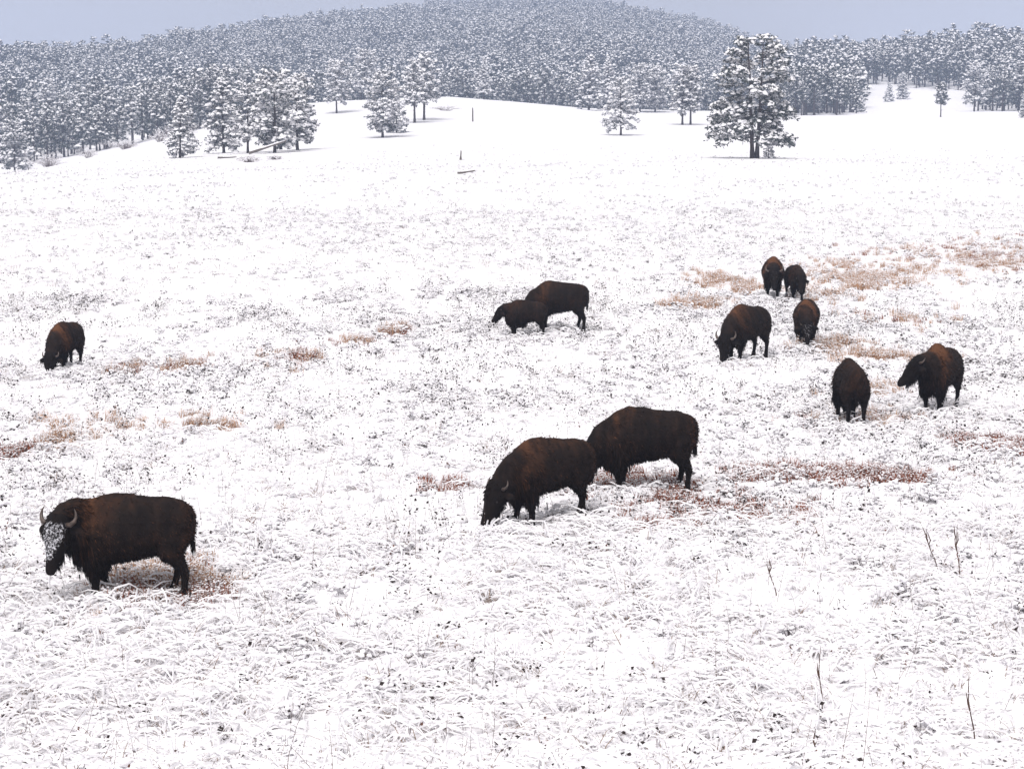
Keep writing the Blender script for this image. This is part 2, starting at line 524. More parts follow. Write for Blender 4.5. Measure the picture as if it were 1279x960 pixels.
# kind, distance along y, x, height, rotation, label, group
FREE_TREES = [
    ('big', 250, 31.4, 15.6, .0, 'largest pine, double stemmed and heavily snowed, standing alone on the meadow', None),
    ('small', 249.5, 33.1, 2.6, 1.0, 'stunted sapling pine beside the twin trunks of the largest pine', None),
    ('lone', 377, 21.2, 11.0, .6, 'white frosted cone shaped pine standing alone with bare snow around it', None),
    ('full', 292, -50.2, 9.3, 1.3, 'dark stocky pine with low skirts, alone on the lip of the wooded valley', None),
    ('full2', 290, -35.6, 12.0, .4, 'forked pine with two dark trunks showing, beside the leaning snowy log', None),
    ('open', 300, -41.0, 10.5, 2.1, 'broad pine behind the tangle of snowy brush on the valley lip', 'pines clustered on the valley lip'),
    ('full', 312, -46.5, 12.0, 3.0, 'tall bushy pine at the valley end of the clustered pines', 'pines clustered on the valley lip'),
    ('full2', 302, -33.5, 11.5, 4.2, 'round topped pine at the meadow end of the clustered pines', 'pines clustered on the valley lip'),
    ('full', 318, -38.0, 11.0, 5.2, 'pine half hidden behind the forked pine on the valley lip', 'pines clustered on the valley lip'),
    ('open', 470, -42.5, 12.2, .9, 'round crowned pine on a slim bare trunk, alone on the upper slope', None),
    ('full2', 368, -24.6, 12.2, 2.2, 'full crowned dark pine in front of the pair of bare trunked pines', None),
    ('small', 384, -22.9, 7.5, .2, 'small pine tucked behind the full crowned dark pine', None),
    ('open2', 418, -21.0, 13.2, 1.1, 'bare trunked pine leaning beside its straight taller twin', None),
    ('open2', 428, -19.4, 14.6, 3.6, 'tall straight bare trunked pine, taller of the pair on the slope', None),
    ('open', 585, -44.5, 14.8, 2.0, 'tall rounded pine at the brow, rising over the free standing pines', None),
    ('slim', 556, -8.1, 12.0, .5, 'slender single pine on the snowy brow of the meadow', None),
    ('full', 538, 21.3, 15.0, .3, 'big cone shaped pine with a thick trunk on the far meadow edge', None),
    ('slim', 556, 27.5, 15.5, 1.4, 'pointed pine touching the big cone shaped pine on the far edge', None),
    ('full2', 552, 36.4, 13.3, 2.6, 'thick trunked pine of the close pair behind the lone frosted pine', 'close pair of pines on the far edge'),
    ('full2', 558, 41.2, 13.0, 4.6, 'slimmer pine of the close pair behind the lone frosted pine', 'close pair of pines on the far edge'),
    ('open', 430, 37.8, 12.8, 1.7, 'pine with low boughs, one of two thin trunks in a bare brown patch', None),
    ('open2', 431, 39.7, 12.6, 5.3, 'thin straight pine, second of two trunks in a bare brown patch', None),
    ('dark', 520, 115.0, 9.0, .8, 'ragged dark little pine standing out in front of the far clearing', None),
    ('open', 598, 142.5, 14.5, 2.9, 'symmetrical pine with a dark ring beneath at the edge of the clearing', None),
    ('full', 500, 132.8, 8.2, 1.9, 'stocky dark green pine at the outer end of the far meadow edge', None),
    ('full2', 425, -109.5, 11.6, .7, 'snow loaded pine down in the valley beyond the meadow lip', None),
    ('open2', 560, -134.0, 13.5, 2.4, 'pine on a bare trunk in the snowy valley opening', None),
    ('open', 556, -126.0, 14.5, 4.0, 'tall pine with a bare bole beside the snowy valley opening', None),
    ('small', 600, 108.0, 5.5, .3, 'small conical pine in the middle of the far clearing', None),
    ('small', 690, 134.0, 6.5, 2.0, 'low dark fir shaped pine at the top of the far clearing', None),
    ('full', 700, 141.0, 9.5, 2.6, 'bushy pine at the top of the far clearing', None),
]
for k, (kind, y, x, h, rz, lab, grp) in enumerate(FREE_TREES):
    href = {'big': 15.6, 'lone': 11, 'full': 12, 'full2': 12, 'open': 12.5, 'open2': 12.5, 'slim': 13, 'small': 5, 'dark': 9}[kind]
    pine('pine_tree' if kind != 'small' or h > 3 else 'pine_sapling', FREE[kind], x, y, rz, h / href, lab, grp)

# the wood: lighter pines, used for the trees that can be told apart and for the mass on the hill
WOOD = [make_pine(40 + k, 14.0, b, r, st, lm, pr, t, 6, 5, (.7, .42, .6, .38, .58, .7, .38, .52)[k], low=(.4, .95, 1.1), frost=(.3, .05, .2, .08, .4, .15, .05, .35)[k]) for k, (b, r, st, lm, pr, t) in enumerate([
    (.30, 2.7, 'round', 34, 4.2, .80), (.42, 2.4, 'broad', 28, 4.2, .80), (.20, 2.6, 'cone', 36, 4.0, .78), (.50, 2.3, 'round', 24, 4.4, .80),
    (.26, 2.2, 'spire', 34, 3.6, .74), (.36, 2.8, 'broad', 32, 4.4, .82), (.58, 2.2, 'round', 22, 4.4, .78), (.16, 2.4, 'cone', 36, 3.8, .74)])]
WOOD_LOOK = ['round crowned', 'broad crowned', 'cone shaped', 'bare boled', 'spire shaped', 'wide spreading', 'high crowned', 'low skirted conical']
FAR = [make_pine(60 + k, 14.0, b, r, st, lm, pr, t, 6, 5, (.54, .26, .44, .32, .56, .3)[k], low=(.2, .8, 1.2), frost=(.2, .03, .25, .05, .12, .05)[k]) for k, (b, r, st, lm, pr, t) in enumerate([
    (.30, 2.6, 'round', 22, 3.0, 1.05), (.40, 2.3, 'broad', 20, 3.0, 1.0), (.20, 2.4, 'cone', 24, 2.8, 1.0),
    (.25, 2.0, 'spire', 24, 2.6, .95), (.34, 2.7, 'round', 22, 3.2, 1.05), (.46, 2.2, 'round', 17, 3.2, 1.0)])]
FAR_MESH = []
for tm, cm in FAR:                                                   # trunk and crown in one mesh for the mass on the hill
    mb = MB()
    for me, shift in ((tm, 3), (cm, 0)):
        vs = [tuple(v.co) for v in me.vertices]
        for p in me.polygons: pass
        o = len(mb.v); mb.v.extend(vs)
        for p in me.polygons:
            mb.f.append(tuple(o + i for i in p.vertices)); mb.m.append(p.material_index + shift)
    FAR_MESH.append(mb.mesh('hill_pine', [M_NEEDLE, M_SNOW, M_FROST, M_BARK]))

def wood_density(x, y):
    u = x / y
    left = (x < -72 - 0.02 * (y - 470)) & (y > 470) & ~((np.hypot((x + 140) / 16, (y - 560) / 38) < 1))
    centre = (y > 625) & (u > -.14) & (u < .145)
    right = (u >= .135) & (y > np.interp(u, [.135, .15, .178, .18, .235, .24, .26, .4], [545, 545, 562, 770, 730, 610, 600, 590]))
    far = (y > 780)
    d = (left | centre | right | far).astype(float)
    gap = fbm(x / 38., y / 38., 77, 2)
    return d * np.where(gap < .30, .25, 1.0)

def scatter_wood():
    rng = np.random.default_rng(5)
    pts = []
    y = 460.0
    while y < 1790:
        stp = 5.3 + max(0, y - 700) * .0016
        w = .345 * y
        xs = np.arange(-w, w, stp)
        xs = xs + rng.uniform(-.48, .48, len(xs)) * stp
        yy = y + rng.uniform(-.48, .48, len(xs)) * stp
        keep = (rng.random(len(xs)) < wood_density(xs, yy))
        rr = np.maximum(np.interp(xs / yy, _HU, _HR) + 45, 0)
        rr = np.where(xs / yy > .15, np.maximum(rr * 0 + 1010, 0), rr)
        keep &= yy < rr
        pts.append(np.stack([xs[keep], yy[keep]], 1))
        y += stp
    return np.concatenate(pts), rng
wood_pts, rng = scatter_wood()
for (_, fy, fx, fh, *_r) in FREE_TREES:
    wood_pts = wood_pts[np.hypot(wood_pts[:, 0] - fx, wood_pts[:, 1] - fy) > 2.6]
# hidden-ness: a tree close behind nearer ones on the same bearing is one of the mass
order = np.argsort(wood_pts[:, 1])
wood_pts = wood_pts[order]
u_all = wood_pts[:, 0] / wood_pts[:, 1]
inview = np.abs(u_all) < .275
front = np.zeros(len(wood_pts), bool)
cnt = {}
for i in np.nonzero(inview & (wood_pts[:, 1] < 760))[0]:
    b = int((u_all[i] + .3) / .0042)
    if cnt.get(b, 0) < 2 and front.sum() < 215:
        cnt[b] = cnt.get(b, 0) + 1
        front[i] = True
FRONT_LABELS = [
    (lambda u, y: u < -.14, 'snowy pine in the dense wood beyond the valley', 'pines of the wood beyond the valley'),
    (lambda u, y: u < .13, 'snowy pine showing over the brow at the foot of the hill', 'pines at the foot of the wooded hill'),
    (lambda u, y: u < .182 and y < 640, 'pine in the tight stand at the far meadow edge', EDGE),
    (lambda u, y: u < .236, 'pine in the wood closing off the far clearing', 'pines above the far clearing'),
    (lambda u, y: True, 'snowy pine in the wood beside the far clearing', 'pines beside the far clearing')]
for i in np.nonzero(front)[0]:
    x, y = wood_pts[i]
    for fn, lab, grp in FRONT_LABELS:
        if fn(u_all[i], y):
            break
    k = int(rng.integers(0, len(WOOD))) if u_all[i] > -.14 else int(rng.choice([0, 2, 2, 4, 7, 7, 5, 1]))
    sz = rng.uniform(.62, 1.12)
    look = ('short ' if sz < .78 else 'tall ' if sz > .98 else 'middling ') + WOOD_LOOK[k]
    pine('pine_tree', WOOD[k], x, y, rng.uniform(0, 6.28), sz * (0.9 if grp == EDGE else 1), look + ' ' + lab, grp, rng.uniform(.9, 1.15))
rest = wood_pts[~front]
nr = len(rest)
rz = np.stack([np.zeros(nr), np.zeros(nr), rng.uniform(0, 6.28, nr)], 1)
s = rng.uniform(.70, 1.08, nr) * (.72 + .5 * fbm(rest[:, 0] / 55., rest[:, 1] / 90., 303, 2)) * np.where(rng.random(nr) < .06, 1.22, 1)
w = s * rng.uniform(.88, 1.2, nr)
instancer('distant_pine_wood', np.stack([rest[:, 0], rest[:, 1], H(rest[:, 0], rest[:, 1]) - .1], 1), rz, np.stack([w, w, s], 1),
          rng.integers(0, len(FAR_MESH), nr), FAR_MESH, 'snow dusted pine forest covering the distant hill', 'forest')

# ---------------------------------------------------------------- bison
#        x      top   bottom  half-width  narrowing of the upper half
TORSO = [(-.92, 1.13, .92, .09, 0), (-.885, 1.26, .80, .19, 0), (-.78, 1.365, .67, .285, .08), (-.57, 1.425, .63, .350, .18),
         (-.30, 1.44, .565, .400, .24), (-.05, 1.47, .52, .425, .28), (.16, 1.495, .49, .420, .34), (.34, 1.485, .46, .390, .42),
         (.50, 1.435, .46, .355, .44), (.64, 1.345, .45, .315, .38), (.76, 1.20, .53, .255, .25), (.85, 1.05, .70, .13, 0)]
FRONT = [(.38, .20, .98, .21, .15), (.43, .21, .72, .185, .135), (.46, .20, .52, .145, .110), (.47, .19, .40, .110, .088),
         (.465, .18, .27, .070, .060), (.46, .18, .16, .058, .054), (.47, .18, .09, .062, .057), (.485, .18, .03, .072, .061), (.49, .18, -.05, .075, .063)]
HIND = [(-.55, .17, 1.08, .27, .15), (-.58, .20, .88, .275, .160), (-.565, .205, .70, .225, .140), (-.58, .20, .57, .165, .11),
        (-.675, .19, .46, .105, .078), (-.725, .185, .38, .074, .058), (-.72, .18, .28, .058, .050), (-.70, .18, .15, .054, .051),
        (-.685, .18, .08, .062, .057), (-.675, .18, .02, .070, .061), (-.67, .18, -.05, .072, .061)]
HEAD = [(-.15, .10, .10, 0), (-.10, .155, .15, 0), (0, .180, .175, 0), (.10, .172, .172, 0), (.20, .152, .158, -.005), (.30, .116, .136, -.012),
        (.40, .086, .108, -.012), (.48, .072, .088, -.008), (.55, .066, .072, -.004), (.595, .054, .052, 0), (.615, .03, .025, 0)]

def loft(mb, rings):
    n = len(rings[0])
    vs = [p for r in rings for p in r]
    fs = []
    for i in range(len(rings) - 1):
        for k in range(n):
            k2 = (k + 1) % n
            fs.append((i * n + k, (i + 1) * n + k, (i + 1) * n + k2, i * n + k2))
    fs.append(tuple(range(n)))
    fs.append(tuple((len(rings) - 1) * n + k for k in range(n - 1, -1, -1)))
    mb.add(vs, fs)

def ell(c, a, b, n=22, nt=0):
    out = []
    for k in range(n):
        an = 2 * math.pi * k / n
        s_, c_ = math.sin(an), math.cos(an)
        out.append(np.asarray(c) + np.asarray(a) * c_ * (1 - nt * max(0, s_) ** 1.3) + np.asarray(b) * s_)
    return out

def strands(mb, P, D, L, W, rng, droop=0.0):
    """thin tapering locks of hair, two faces each"""
    for p, d, l, w in zip(P, D, L, W):
        s_ = unit(np.cross(d, rng.normal(0, 1, 3))) * w
        mid = p + d * l * .55
        tip = p + d * l + np.array([0, 0, -droop * l])
        mb.add([p - s_, p + s_, mid + s_ * .7, tip, mid - s_ * .7], [(0, 1, 2, 3, 4)])

def with_attr(me, tint, snow):
    a = me.attributes.new('tint', 'FLOAT', 'POINT'); a.data.foreach_set('value', np.asarray(tint, np.float32))
    a = me.attributes.new('snow', 'FLOAT', 'POINT'); a.data.foreach_set('value', np.asarray(snow, np.float32))

def make_bison(loc, heading, scale, label, poll, yaw, pitch, swing=(0, 0, 0, 0), horns=1.0, cape=1.0, face_snow=0.0, seed=1,
               girth=1.0, hump=.3, locks=9000, roll_back=0.0, young=False):
    rng = np.random.default_rng(seed)
    root = link('bison', None)
    root.empty_display_size = .5
    x, y = loc
    root.location = (x, y, float(H(x, y)) + .06)
    root.rotation_euler = (0, R(roll_back), R(heading)); root.scale = (scale,) * 3
    thing(root, label, 'bison', 'bison grazing on the snowy meadow')
    mb = MB()
    rings = []
    for (tx, zt, zb, hw, nt) in TORSO:
        zt = zt + .10 * hump * math.exp(-((tx - .30) / .26) ** 2)
        c = (tx, 0, (zt + zb) / 2)
        rings.append(ell(c, (0, hw * girth, 0), (0, 0, (zt - zb) / 2), nt=nt))
    loft(mb, rings)
    for side, leg, sw in ((1, FRONT, swing[0]), (-1, FRONT, swing[1]), (1, HIND, swing[2]), (-1, HIND, swing[3])):
        rr = []
        for (lx, ly, lz, a, b) in leg:
            dx = sw * max(0, (0.85 - lz) / .85)
            rr.append(ell((lx + dx, side * ly, lz + (abs(sw) * .05 * max(0, .3 - lz) if 0 else 0)), (a, 0, 0), (0, b, 0), 14))
        loft(mb, rr)
    # head and neck
    P = np.asarray(poll, float)
    yw, pt = R(yaw), R(pitch)
    fh = np.array([math.cos(yw), math.sin(yw), 0])
    d = fh * math.cos(pt) + np.array([0, 0, -math.sin(pt)])
    w = fh * math.sin(pt) + np.array([0, 0, math.cos(pt)])          # brow side of the head
    rt = np.cross(d, w)
    hs_ = 1.06 if young else 1.2
    loft(mb, [ell(P + d * t * hs_ + w * o, rt * a * hs_, w * b * hs_, 16) for (t, a, b, o) in HEAD])
    S = np.array([.38, 0, .95]); T1 = S + np.array([.32, 0, (.0 if P[2] > .9 else -.08)]); T2 = P - d * .18 - w * .04 - fh * .12
    E = P + d * .04 - w * .02
    nr_ = []
    for k in range(7):
        t = k / 6
        c = (1 - t) ** 3 * S + 3 * (1 - t) ** 2 * t * T1 + 3 * (1 - t) * t * t * T2 + t ** 3 * E
        tg = unit(3 * (1 - t) ** 2 * (T1 - S) + 6 * (1 - t) * t * (T2 - T1) + 3 * t * t * (E - T2))
        a = unit(np.cross((0, 0, 1), tg)); b = np.cross(tg, a)
        ww = np.interp(t, [0, .5, 1], [.32, .26, .19]); hh = np.interp(t, [0, .5, 1], [.46, .38, .22])
        nr_.append(ell(c, a * ww, b * hh, 18))
    loft(mb, nr_)
    # dewlap mass under the throat, ears, tail
    for sd in (1, -1):
        e0 = P + d * .08 + rt * sd * .17 - w * .02
        ed = unit(rt * sd * .9 - d * .05 - w * .25 + np.array([0, 0, -.12]))
        loft(mb, [ell(e0 + ed * q, unit(np.cross(ed, w)) * a, unit(np.cross(ed, np.cross(ed, w))) * .044, 8)
                  for q, a in ((0, .05), (.08, .075), (.15, .078), (.20, .060), (.235, .025))])
    tp = [(-.84, 0, 1.27), (-.91, 0, 1.20), (-.925, .01, 1.02), (-.91, .02, .82), (-.895, .03, .74)]
    tube(mb, tp, [.05, .038, .030, .026, .02], 8)
    raw = mb.mesh('bison_raw', [M_FUR], True)
    tmp = bpy.data.objects.new('bison_raw', raw); COL.objects.link(tmp)
    md = tmp.modifiers.new('r', 'REMESH'); md.mode = 'VOXEL'; md.voxel_size = 0.024; md.use_smooth_shade = True
    md2 = tmp.modifiers.new('s', 'SMOOTH'); md2.factor = .5; md2.iterations = 5
    dg = bpy.context.evaluated_depsgraph_get()
    body_me = bpy.data.meshes.new_from_object(tmp.evaluated_get(dg))
    bpy.data.objects.remove(tmp); bpy.data.meshes.remove(raw)
    body_me.name = 'body'
    nv = len(body_me.vertices)
    co = np.empty(nv * 3); body_me.vertices.foreach_get('co', co); co = co.reshape(-1, 3)
    no = np.empty(nv * 3); body_me.vertices.foreach_get('normal', no); no = no.reshape(-1, 3)
    # woolly lumpiness
    lump = (fbm(co[:, 0] * 7 + co[:, 1] * 3 + 50, co[:, 2] * 7 + co[:, 1] * 5 + 50, seed, 2) - .5) * .035
    lump = lump * np.clip((co[:, 2] - .35) * 3, 0, 1)
    co = co + no * lump[:, None]
    body_me.vertices.foreach_set('co', co.ravel())
    rel = co - P
    hd = rel @ d
    headm = ((hd > -.12) & (hd < .85) & (np.linalg.norm(rel - hd[:, None] * d, axis=1) < .29)).astype(float)
    def tint_of(p, hm):
        ns = fbm(p[:, 0] * 3.0 + p[:, 2] * 1.2 + 9, p[:, 2] * 3.4 + p[:, 1] * 2 + 9, seed + 3, 3) - .5
        fine = fbm(p[:, 0] * 17 + 5, p[:, 2] * 6 + p[:, 1] * 15 + 5, seed + 8, 2) - .5
        patch = np.clip(fbm(p[:, 0] * 4.5 + 3, p[:, 2] * 3 + p[:, 1] * 2 + 3, seed + 21, 2) * 2.6 - .75, 0, 1)
        sh = np.exp(-((p[:, 0] - .50) / .24) ** 2) * np.clip((p[:, 2] - .62) / .4, 0, 1)        # shoulder cape
        rumpt = np.clip((p[:, 2] - 1.15) / .35, 0, 1) * .22 + np.clip((-.6 - p[:, 0]) / .3, 0, 1) * .14
        t = .02 + cape * (.15 * sh + .50 * sh * patch + rumpt) + ns * .32 + fine * .42
        t = np.where(p[:, 2] < .6, t - .2, t)
        return np.where(hm > .5, -.12 + ns * .2, t)
    tint = tint_of(co, headm)
    facef = np.clip(((rel @ w) - .03) / .08, 0, 1) * headm * face_snow * np.clip((hd + .06) / .1, 0, 1) * (1 - .4 * np.clip((hd - .5) / .12, 0, 1))
    backs = .06 + np.clip((no[:, 2] - .2), 0, 1) * .14
    with_attr(body_me, tint, facef + backs)
    if not body_me.materials: body_me.materials.append(M_FUR)
    body = link('body', body_me, root)
    # coat: locks of hair lying back and down over the body
    sel = rng.integers(0, nv, locks)
    sel = sel[(headm[sel] < .5) & (co[sel, 2] > .16)]
    p = co[sel]; n_ = no[sel]
    flow = np.stack([-.55 * np.ones(len(p)), np.zeros(len(p)), -.75 * np.ones(len(p))], 1)
    dd = .42 * n_ + .8 * flow + rng.normal(0, .22, p.shape)
    dd /= np.linalg.norm(dd, axis=1)[:, None]
    shag = np.exp(-((p[:, 0] - .66) / .36) ** 2) * np.clip((p[:, 2] - .3) / .25, 0, 1)
    ln = rng.uniform(.035, .065, len(p)) + shag * rng.uniform(.02, .075, len(p))
    ln *= np.clip(p[:, 2] / .45, .45, 1)
    under = (n_[:, 2] < -.1) & (p[:, 0] > .45) & (p[:, 2] > .3)       # mane hanging from throat and chest
    dd[under] = dd[under] * .4 + np.array([0, 0, -.8]); dd /= np.linalg.norm(dd, axis=1)[:, None]
    ln[under] += rng.uniform(.03, .12, under.sum())
    cm = MB(); strands(cm, p - n_ * .008, dd, ln, rng.uniform(.005, .011, len(p)), rng)
    cme = cm.mesh('coat', [M_FUR])
    with_attr(cme, np.repeat(tint[sel] + rng.normal(.03, .17, len(sel)), 5), np.zeros(len(sel) * 5))
    link('coat', cme, body)
    # woolly hair on the crown of the head and the throat, and the beard
    hsel = np.nonzero(headm > .5)[0]
    hsel = rng.choice(hsel, 900)
    hsel = hsel[(rel[hsel] @ d) < .26]
    p = co[hsel]; n_ = no[hsel]
    dd = n_ * .55 + d * .5 + np.array([0, 0, -.35]) + rng.normal(0, .25, p.shape)
    dd /= np.linalg.norm(dd, axis=1)[:, None]
    cm = MB(); strands(cm, p - n_ * .01, dd, rng.uniform(.04, .085, len(p)), rng.uniform(.006, .012, len(p)), rng)
    cme = cm.mesh('topknot', [M_FUR]); with_attr(cme, np.full(len(hsel) * 5, -.1), np.repeat(facef[hsel] * .8, 5))
    link('topknot', cme, body)
    nb = 260
    tt = rng.uniform(.10, .56, nb)
    p = P + d * tt[:, None] - w * (np.interp(tt, [.1, .56], [.17, .09]))[:, None] + rt * rng.normal(0, .045, nb)[:, None]
    dd = np.tile(np.array([0, 0, -1.0]) - w * .25 + d * .15, (nb, 1)) + rng.normal(0, .16, (nb, 3))
    dd /= np.linalg.norm(dd, axis=1)[:, None]
    cm = MB(); strands(cm, p, dd, rng.uniform(.08, .20, nb) * (0.6 if young else 1), rng.uniform(.008, .014, nb), rng)
    cme = cm.mesh('beard', [M_FUR]); with_attr(cme, np.full(nb * 5, -.12), np.zeros(nb * 5))
    link('beard', cme, body)
    # shaggy leggings
    nb = 340
    sd = rng.choice([1, -1], nb)
    p = np.stack([.47 + rng.normal(0, .08, nb), sd * .19 + rng.normal(0, .06, nb), rng.uniform(.36, .60, nb)], 1)
    sw_ = np.where(sd > 0, swing[0], swing[1]); p[:, 0] += sw_ * (0.85 - p[:, 2]) / .85
    dd = np.tile(np.array([-.1, 0, -1.0]), (nb, 1)) + rng.normal(0, .15, (nb, 3))
    dd /= np.linalg.norm(dd, axis=1)[:, None]
    cm = MB(); strands(cm, p, dd, rng.uniform(.08, .17, nb), rng.uniform(.008, .014, nb), rng)
    cme = cm.mesh('leggings', [M_FUR]); with_attr(cme, np.full(nb * 5, -.1), np.zeros(nb * 5))
    link('leggings', cme, body)
    # tail tuft
    nb = 70
    p = np.array([-.895, .03, .76]) + rng.normal(0, .014, (nb, 3))
    dd = np.array([0, .05, -1.0]) + rng.normal(0, .12, (nb, 3)); dd /= np.linalg.norm(dd, axis=1)[:, None]
    cm = MB(); strands(cm, p, dd, rng.uniform(.08, .22, nb), rng.uniform(.006, .010, nb), rng)
    cme = cm.mesh('tail_tuft', [M_FUR]); with_attr(cme, np.full(nb * 5, -.1), np.zeros(nb * 5))
    link('tail_tuft', cme, body)
    # horns and eyes
    for sd in (1, -1):
        hb = P + d * .01 + rt * sd * .165 + w * .06
        k = horns
        pts = [hb, hb + (rt * sd * .08 - d * .01) * k + w * .01, hb + (rt * sd * .125 - d * .06) * k, hb + (rt * sd * .140 - d * .12) * k,
               hb + (rt * sd * .130 - d * .18) * k + w * .01, hb + (rt * sd * .10 - d * .235) * k + w * .015]
        hm = MB(); tube(hm, pts, [.040 * k ** .5, .037 * k ** .5, .031 * k, .023 * k, .014 * k, .003], 9)
        link('horn', hm.mesh('horn', [M_HORN], True), body)
        em = MB(); blob(em, P + d * .25 + rt * sd * .165 + w * .055, .022, 0, rng, 1.0, .02)
        link('eye', em.mesh('eye', [M_EYE], True), body)
    return root

make_bison((-5.92, 29.05), 184, 1.08, 'bison with a snow crusted face, head turned aside, standing in bare russet grass',
           (.93, .30, 1.12), 60, 70, (.02, -.08, -.10, .10), 1.0, .7, .6, 1, locks=15000, hump=0)
make_bison((0.64, 34.5), 210, 1.03, 'brown shouldered bison grazing in front of the black one, one ear standing clear',
           (1.02, .06, .68), 8, 62, (-.06, .06, .16, -.20), .75, 1.25, 0, 2, locks=14000)
make_bison((2.64, 37.4), 184, 1.10, 'black bison grazing with its head hidden behind the brown shouldered bison',
           (1.0, .0, .62), 0, 66, (.04, -.1, -.06, .04), .75, .6, 0, 3, locks=14000)
make_bison((1.52, 62.6), 180, 1.06, 'bison grazing with its head hidden behind the low headed calf, russet shoulder edge',
           (.98, .0, .66), 0, 66, (.08, -.08, -.10, .08), .4, .75, 0, 4)
make_bison((.42, 61.2), 182, .76, 'dark hornless calf standing with its head held low and level before the larger bison',
           (.99, .03, 1.06), 8, 50, (.08, -.06, -.06, .06), .2, .5, 0, 14, young=True)
make_bison((6.92, 56.4), 227, 1.06, 'horned brown bison grazing three quarters on, beside the white faced yearling',
           (.98, .05, .64), 8, 72, (.05, -.05, -.04, .06), 1.0, .9, .05, 5, hump=.6)
make_bison((9.85, 72.3), 262, 1.0, 'horned bison with a rusty hump walking head on beside a dark calf',
           (.95, .05, 1.04), 4, 68, (.10, -.06, -.10, .10), 1.1, 1.4, .25, 6, hump=.8)
make_bison((10.62, 71.8), 276, .86, 'dark hornless calf walking head on at the flank of the rusty humped bison',
           (.92, .0, .95), -6, 62, (.06, -.06, .05, -.05), .25, .5, .1, 7, young=True)
make_bison((9.15, 59.3), 256, .95, 'white faced yearling bison facing us with its head down, beside dry tan grass',
           (.96, .10, .74), 14, 68, (.04, -.04, .05, -.05), .3, .9, .38, 8, young=True)
make_bison((8.18, 45.9), 92, 1.0, 'reddish bison seen from behind with its tail hanging, head down',
           (.98, -.14, .50), -14, 66, (.05, -.05, .03, -.03), .7, 1.15, 0, 9, girth=.84)
make_bison((10.75, 47.7), 238, 1.06, 'high humped bison standing with its head raised and bearded muzzle level',
           (1.02, -.14, 1.20), -54, 46, (.06, -.04, -.05, .05), .7, 1.2, .05, 10, hump=1.3)
make_bison((-12.95, 55.2), 257, .92, 'lone bison with a pale brown shoulder stripe, head buried in tall snowy grass',
           (1.0, .0, .50), 0, 66, (.05, -.05, .05, -.05), .75, 1.3, 0, 11)

# ---------------------------------------------------------------- meadow plants
def proto_grass(seed, n=24, lo=.28, hi=.62, thick=1.0):
    """a tussock of arching dead blades, each carrying a roll of snow"""
    rng = np.random.default_rng(seed); mb = MB()
    lean = rng.uniform(0, 6.28)
    for _ in range(n):
        an = lean + rng.normal(0, 1.1); L = rng.uniform(lo, hi)
        d = np.array([math.cos(an), math.sin(an), 0]); b = np.array([rng.normal(0, .09), rng.normal(0, .09), -.02])
        rise = rng.uniform(.35, .95); reach = rng.uniform(.55, 1.0)
        def at(t): return b + d * L * reach * t + np.array([0, 0, L * (rise * t - rise * rng_b * t * t)])
        rng_b = rng.uniform(.75, 1.15)
        side = np.array([-d[1], d[0], 0])
        T = [0, .25, .5, .75, 1.0]
        pts = [at(t) for t in T]
        w0 = rng.uniform(.003, .006)
        vs = []
        for k, p in enumerate(pts):
            ww = w0 * (1 - .7 * T[k]); vs += [p - side * ww, p + side * ww]
        bare = rng.random() < .16
        mb.add(vs, [(2 * k, 2 * k + 1, 2 * k + 3, 2 * k + 2) for k in range(4 if bare else 1)], 0)
        t0 = rng.uniform(.02, .3) if not bare else rng.uniform(.3, .7); r = rng.uniform(.009, .019) * thick
        sp = [at(t0 + (1.0 - t0) * q) + np.array([0, 0, r * .7]) for q in (0, .3, .65, 1)]
        vs = []
        for k, p in enumerate(sp):
            rr = r * (.35, 1, .9, .2)[k] * rng.uniform(.8, 1.2)
            vs += [p - side * rr - np.array([0, 0, rr * .5]), p + np.array([0, 0, rr]), p + side * rr - np.array([0, 0, rr * .5])]
        mb.add(vs, [f for k in range(3) for f in ((3 * k, 3 * k + 1, 3 * k + 4, 3 * k + 3), (3 * k + 1, 3 * k + 2, 3 * k + 5, 3 * k + 4), (3 * k + 2, 3 * k, 3 * k + 3, 3 * k + 5))], 1)
    return mb.mesh('grass_tussock', [M_BLADE, M_SNOW])

def proto_brush(seed, n=26, spread=.20, tall=.24, cover=.8, leaf=1.0):
    """a low shrub of dark withered leaves with a pat of snow on most of them"""
    rng = np.random.default_rng(seed); mb = MB()
    for k in range(7):
        an = rng.uniform(0, 6.28); q = np.array([math.cos(an), math.sin(an), 0])
        e = q * spread * rng.uniform(.4, 1) + np.array([0, 0, tall * rng.uniform(.6, 1.05)])
        s_ = np.array([-q[1], q[0], 0]) * .0035
        mb.add([-s_, s_, e * [.6, .6, .5] + s_, e * [.6, .6, .5] - s_], [(0, 1, 2, 3)], 0)
        mb.add([e * [.6, .6, .5] - s_, e * [.6, .6, .5] + s_, e + s_ * .5, e - s_ * .5], [(0, 1, 2, 3)], 0)
    for _ in range(n):
        an = rng.uniform(0, 6.28); rr = spread * math.sqrt(rng.random())
        c = np.array([math.cos(an) * rr, math.sin(an) * rr, tall * (.15 + .85 * rng.random()) * (1 - .5 * (rr / spread) ** 2)])
        a = unit(rng.normal(0, 1, 3) * [1, 1, .5]); b = unit(np.cross(a, rng.normal(0, 1, 3) * [.5, .5, 1]))
        l = rng.uniform(.018, .046) * leaf; w_ = l * rng.uniform(.4, .7)
        mb.add([c - a * l, c - b * w_, c + a * l, c + b * w_], [(0, 1, 2, 3)], 0)
        if rng.random() < cover:
            blob(mb, c + np.array([rng.normal(0, .3) * l, rng.normal(0, .3) * l, l * .5]), l * rng.uniform(.9, 1.6), 1, rng, .6)
    return mb.mesh('low_shrub', [M_LEAF, M_SNOW])

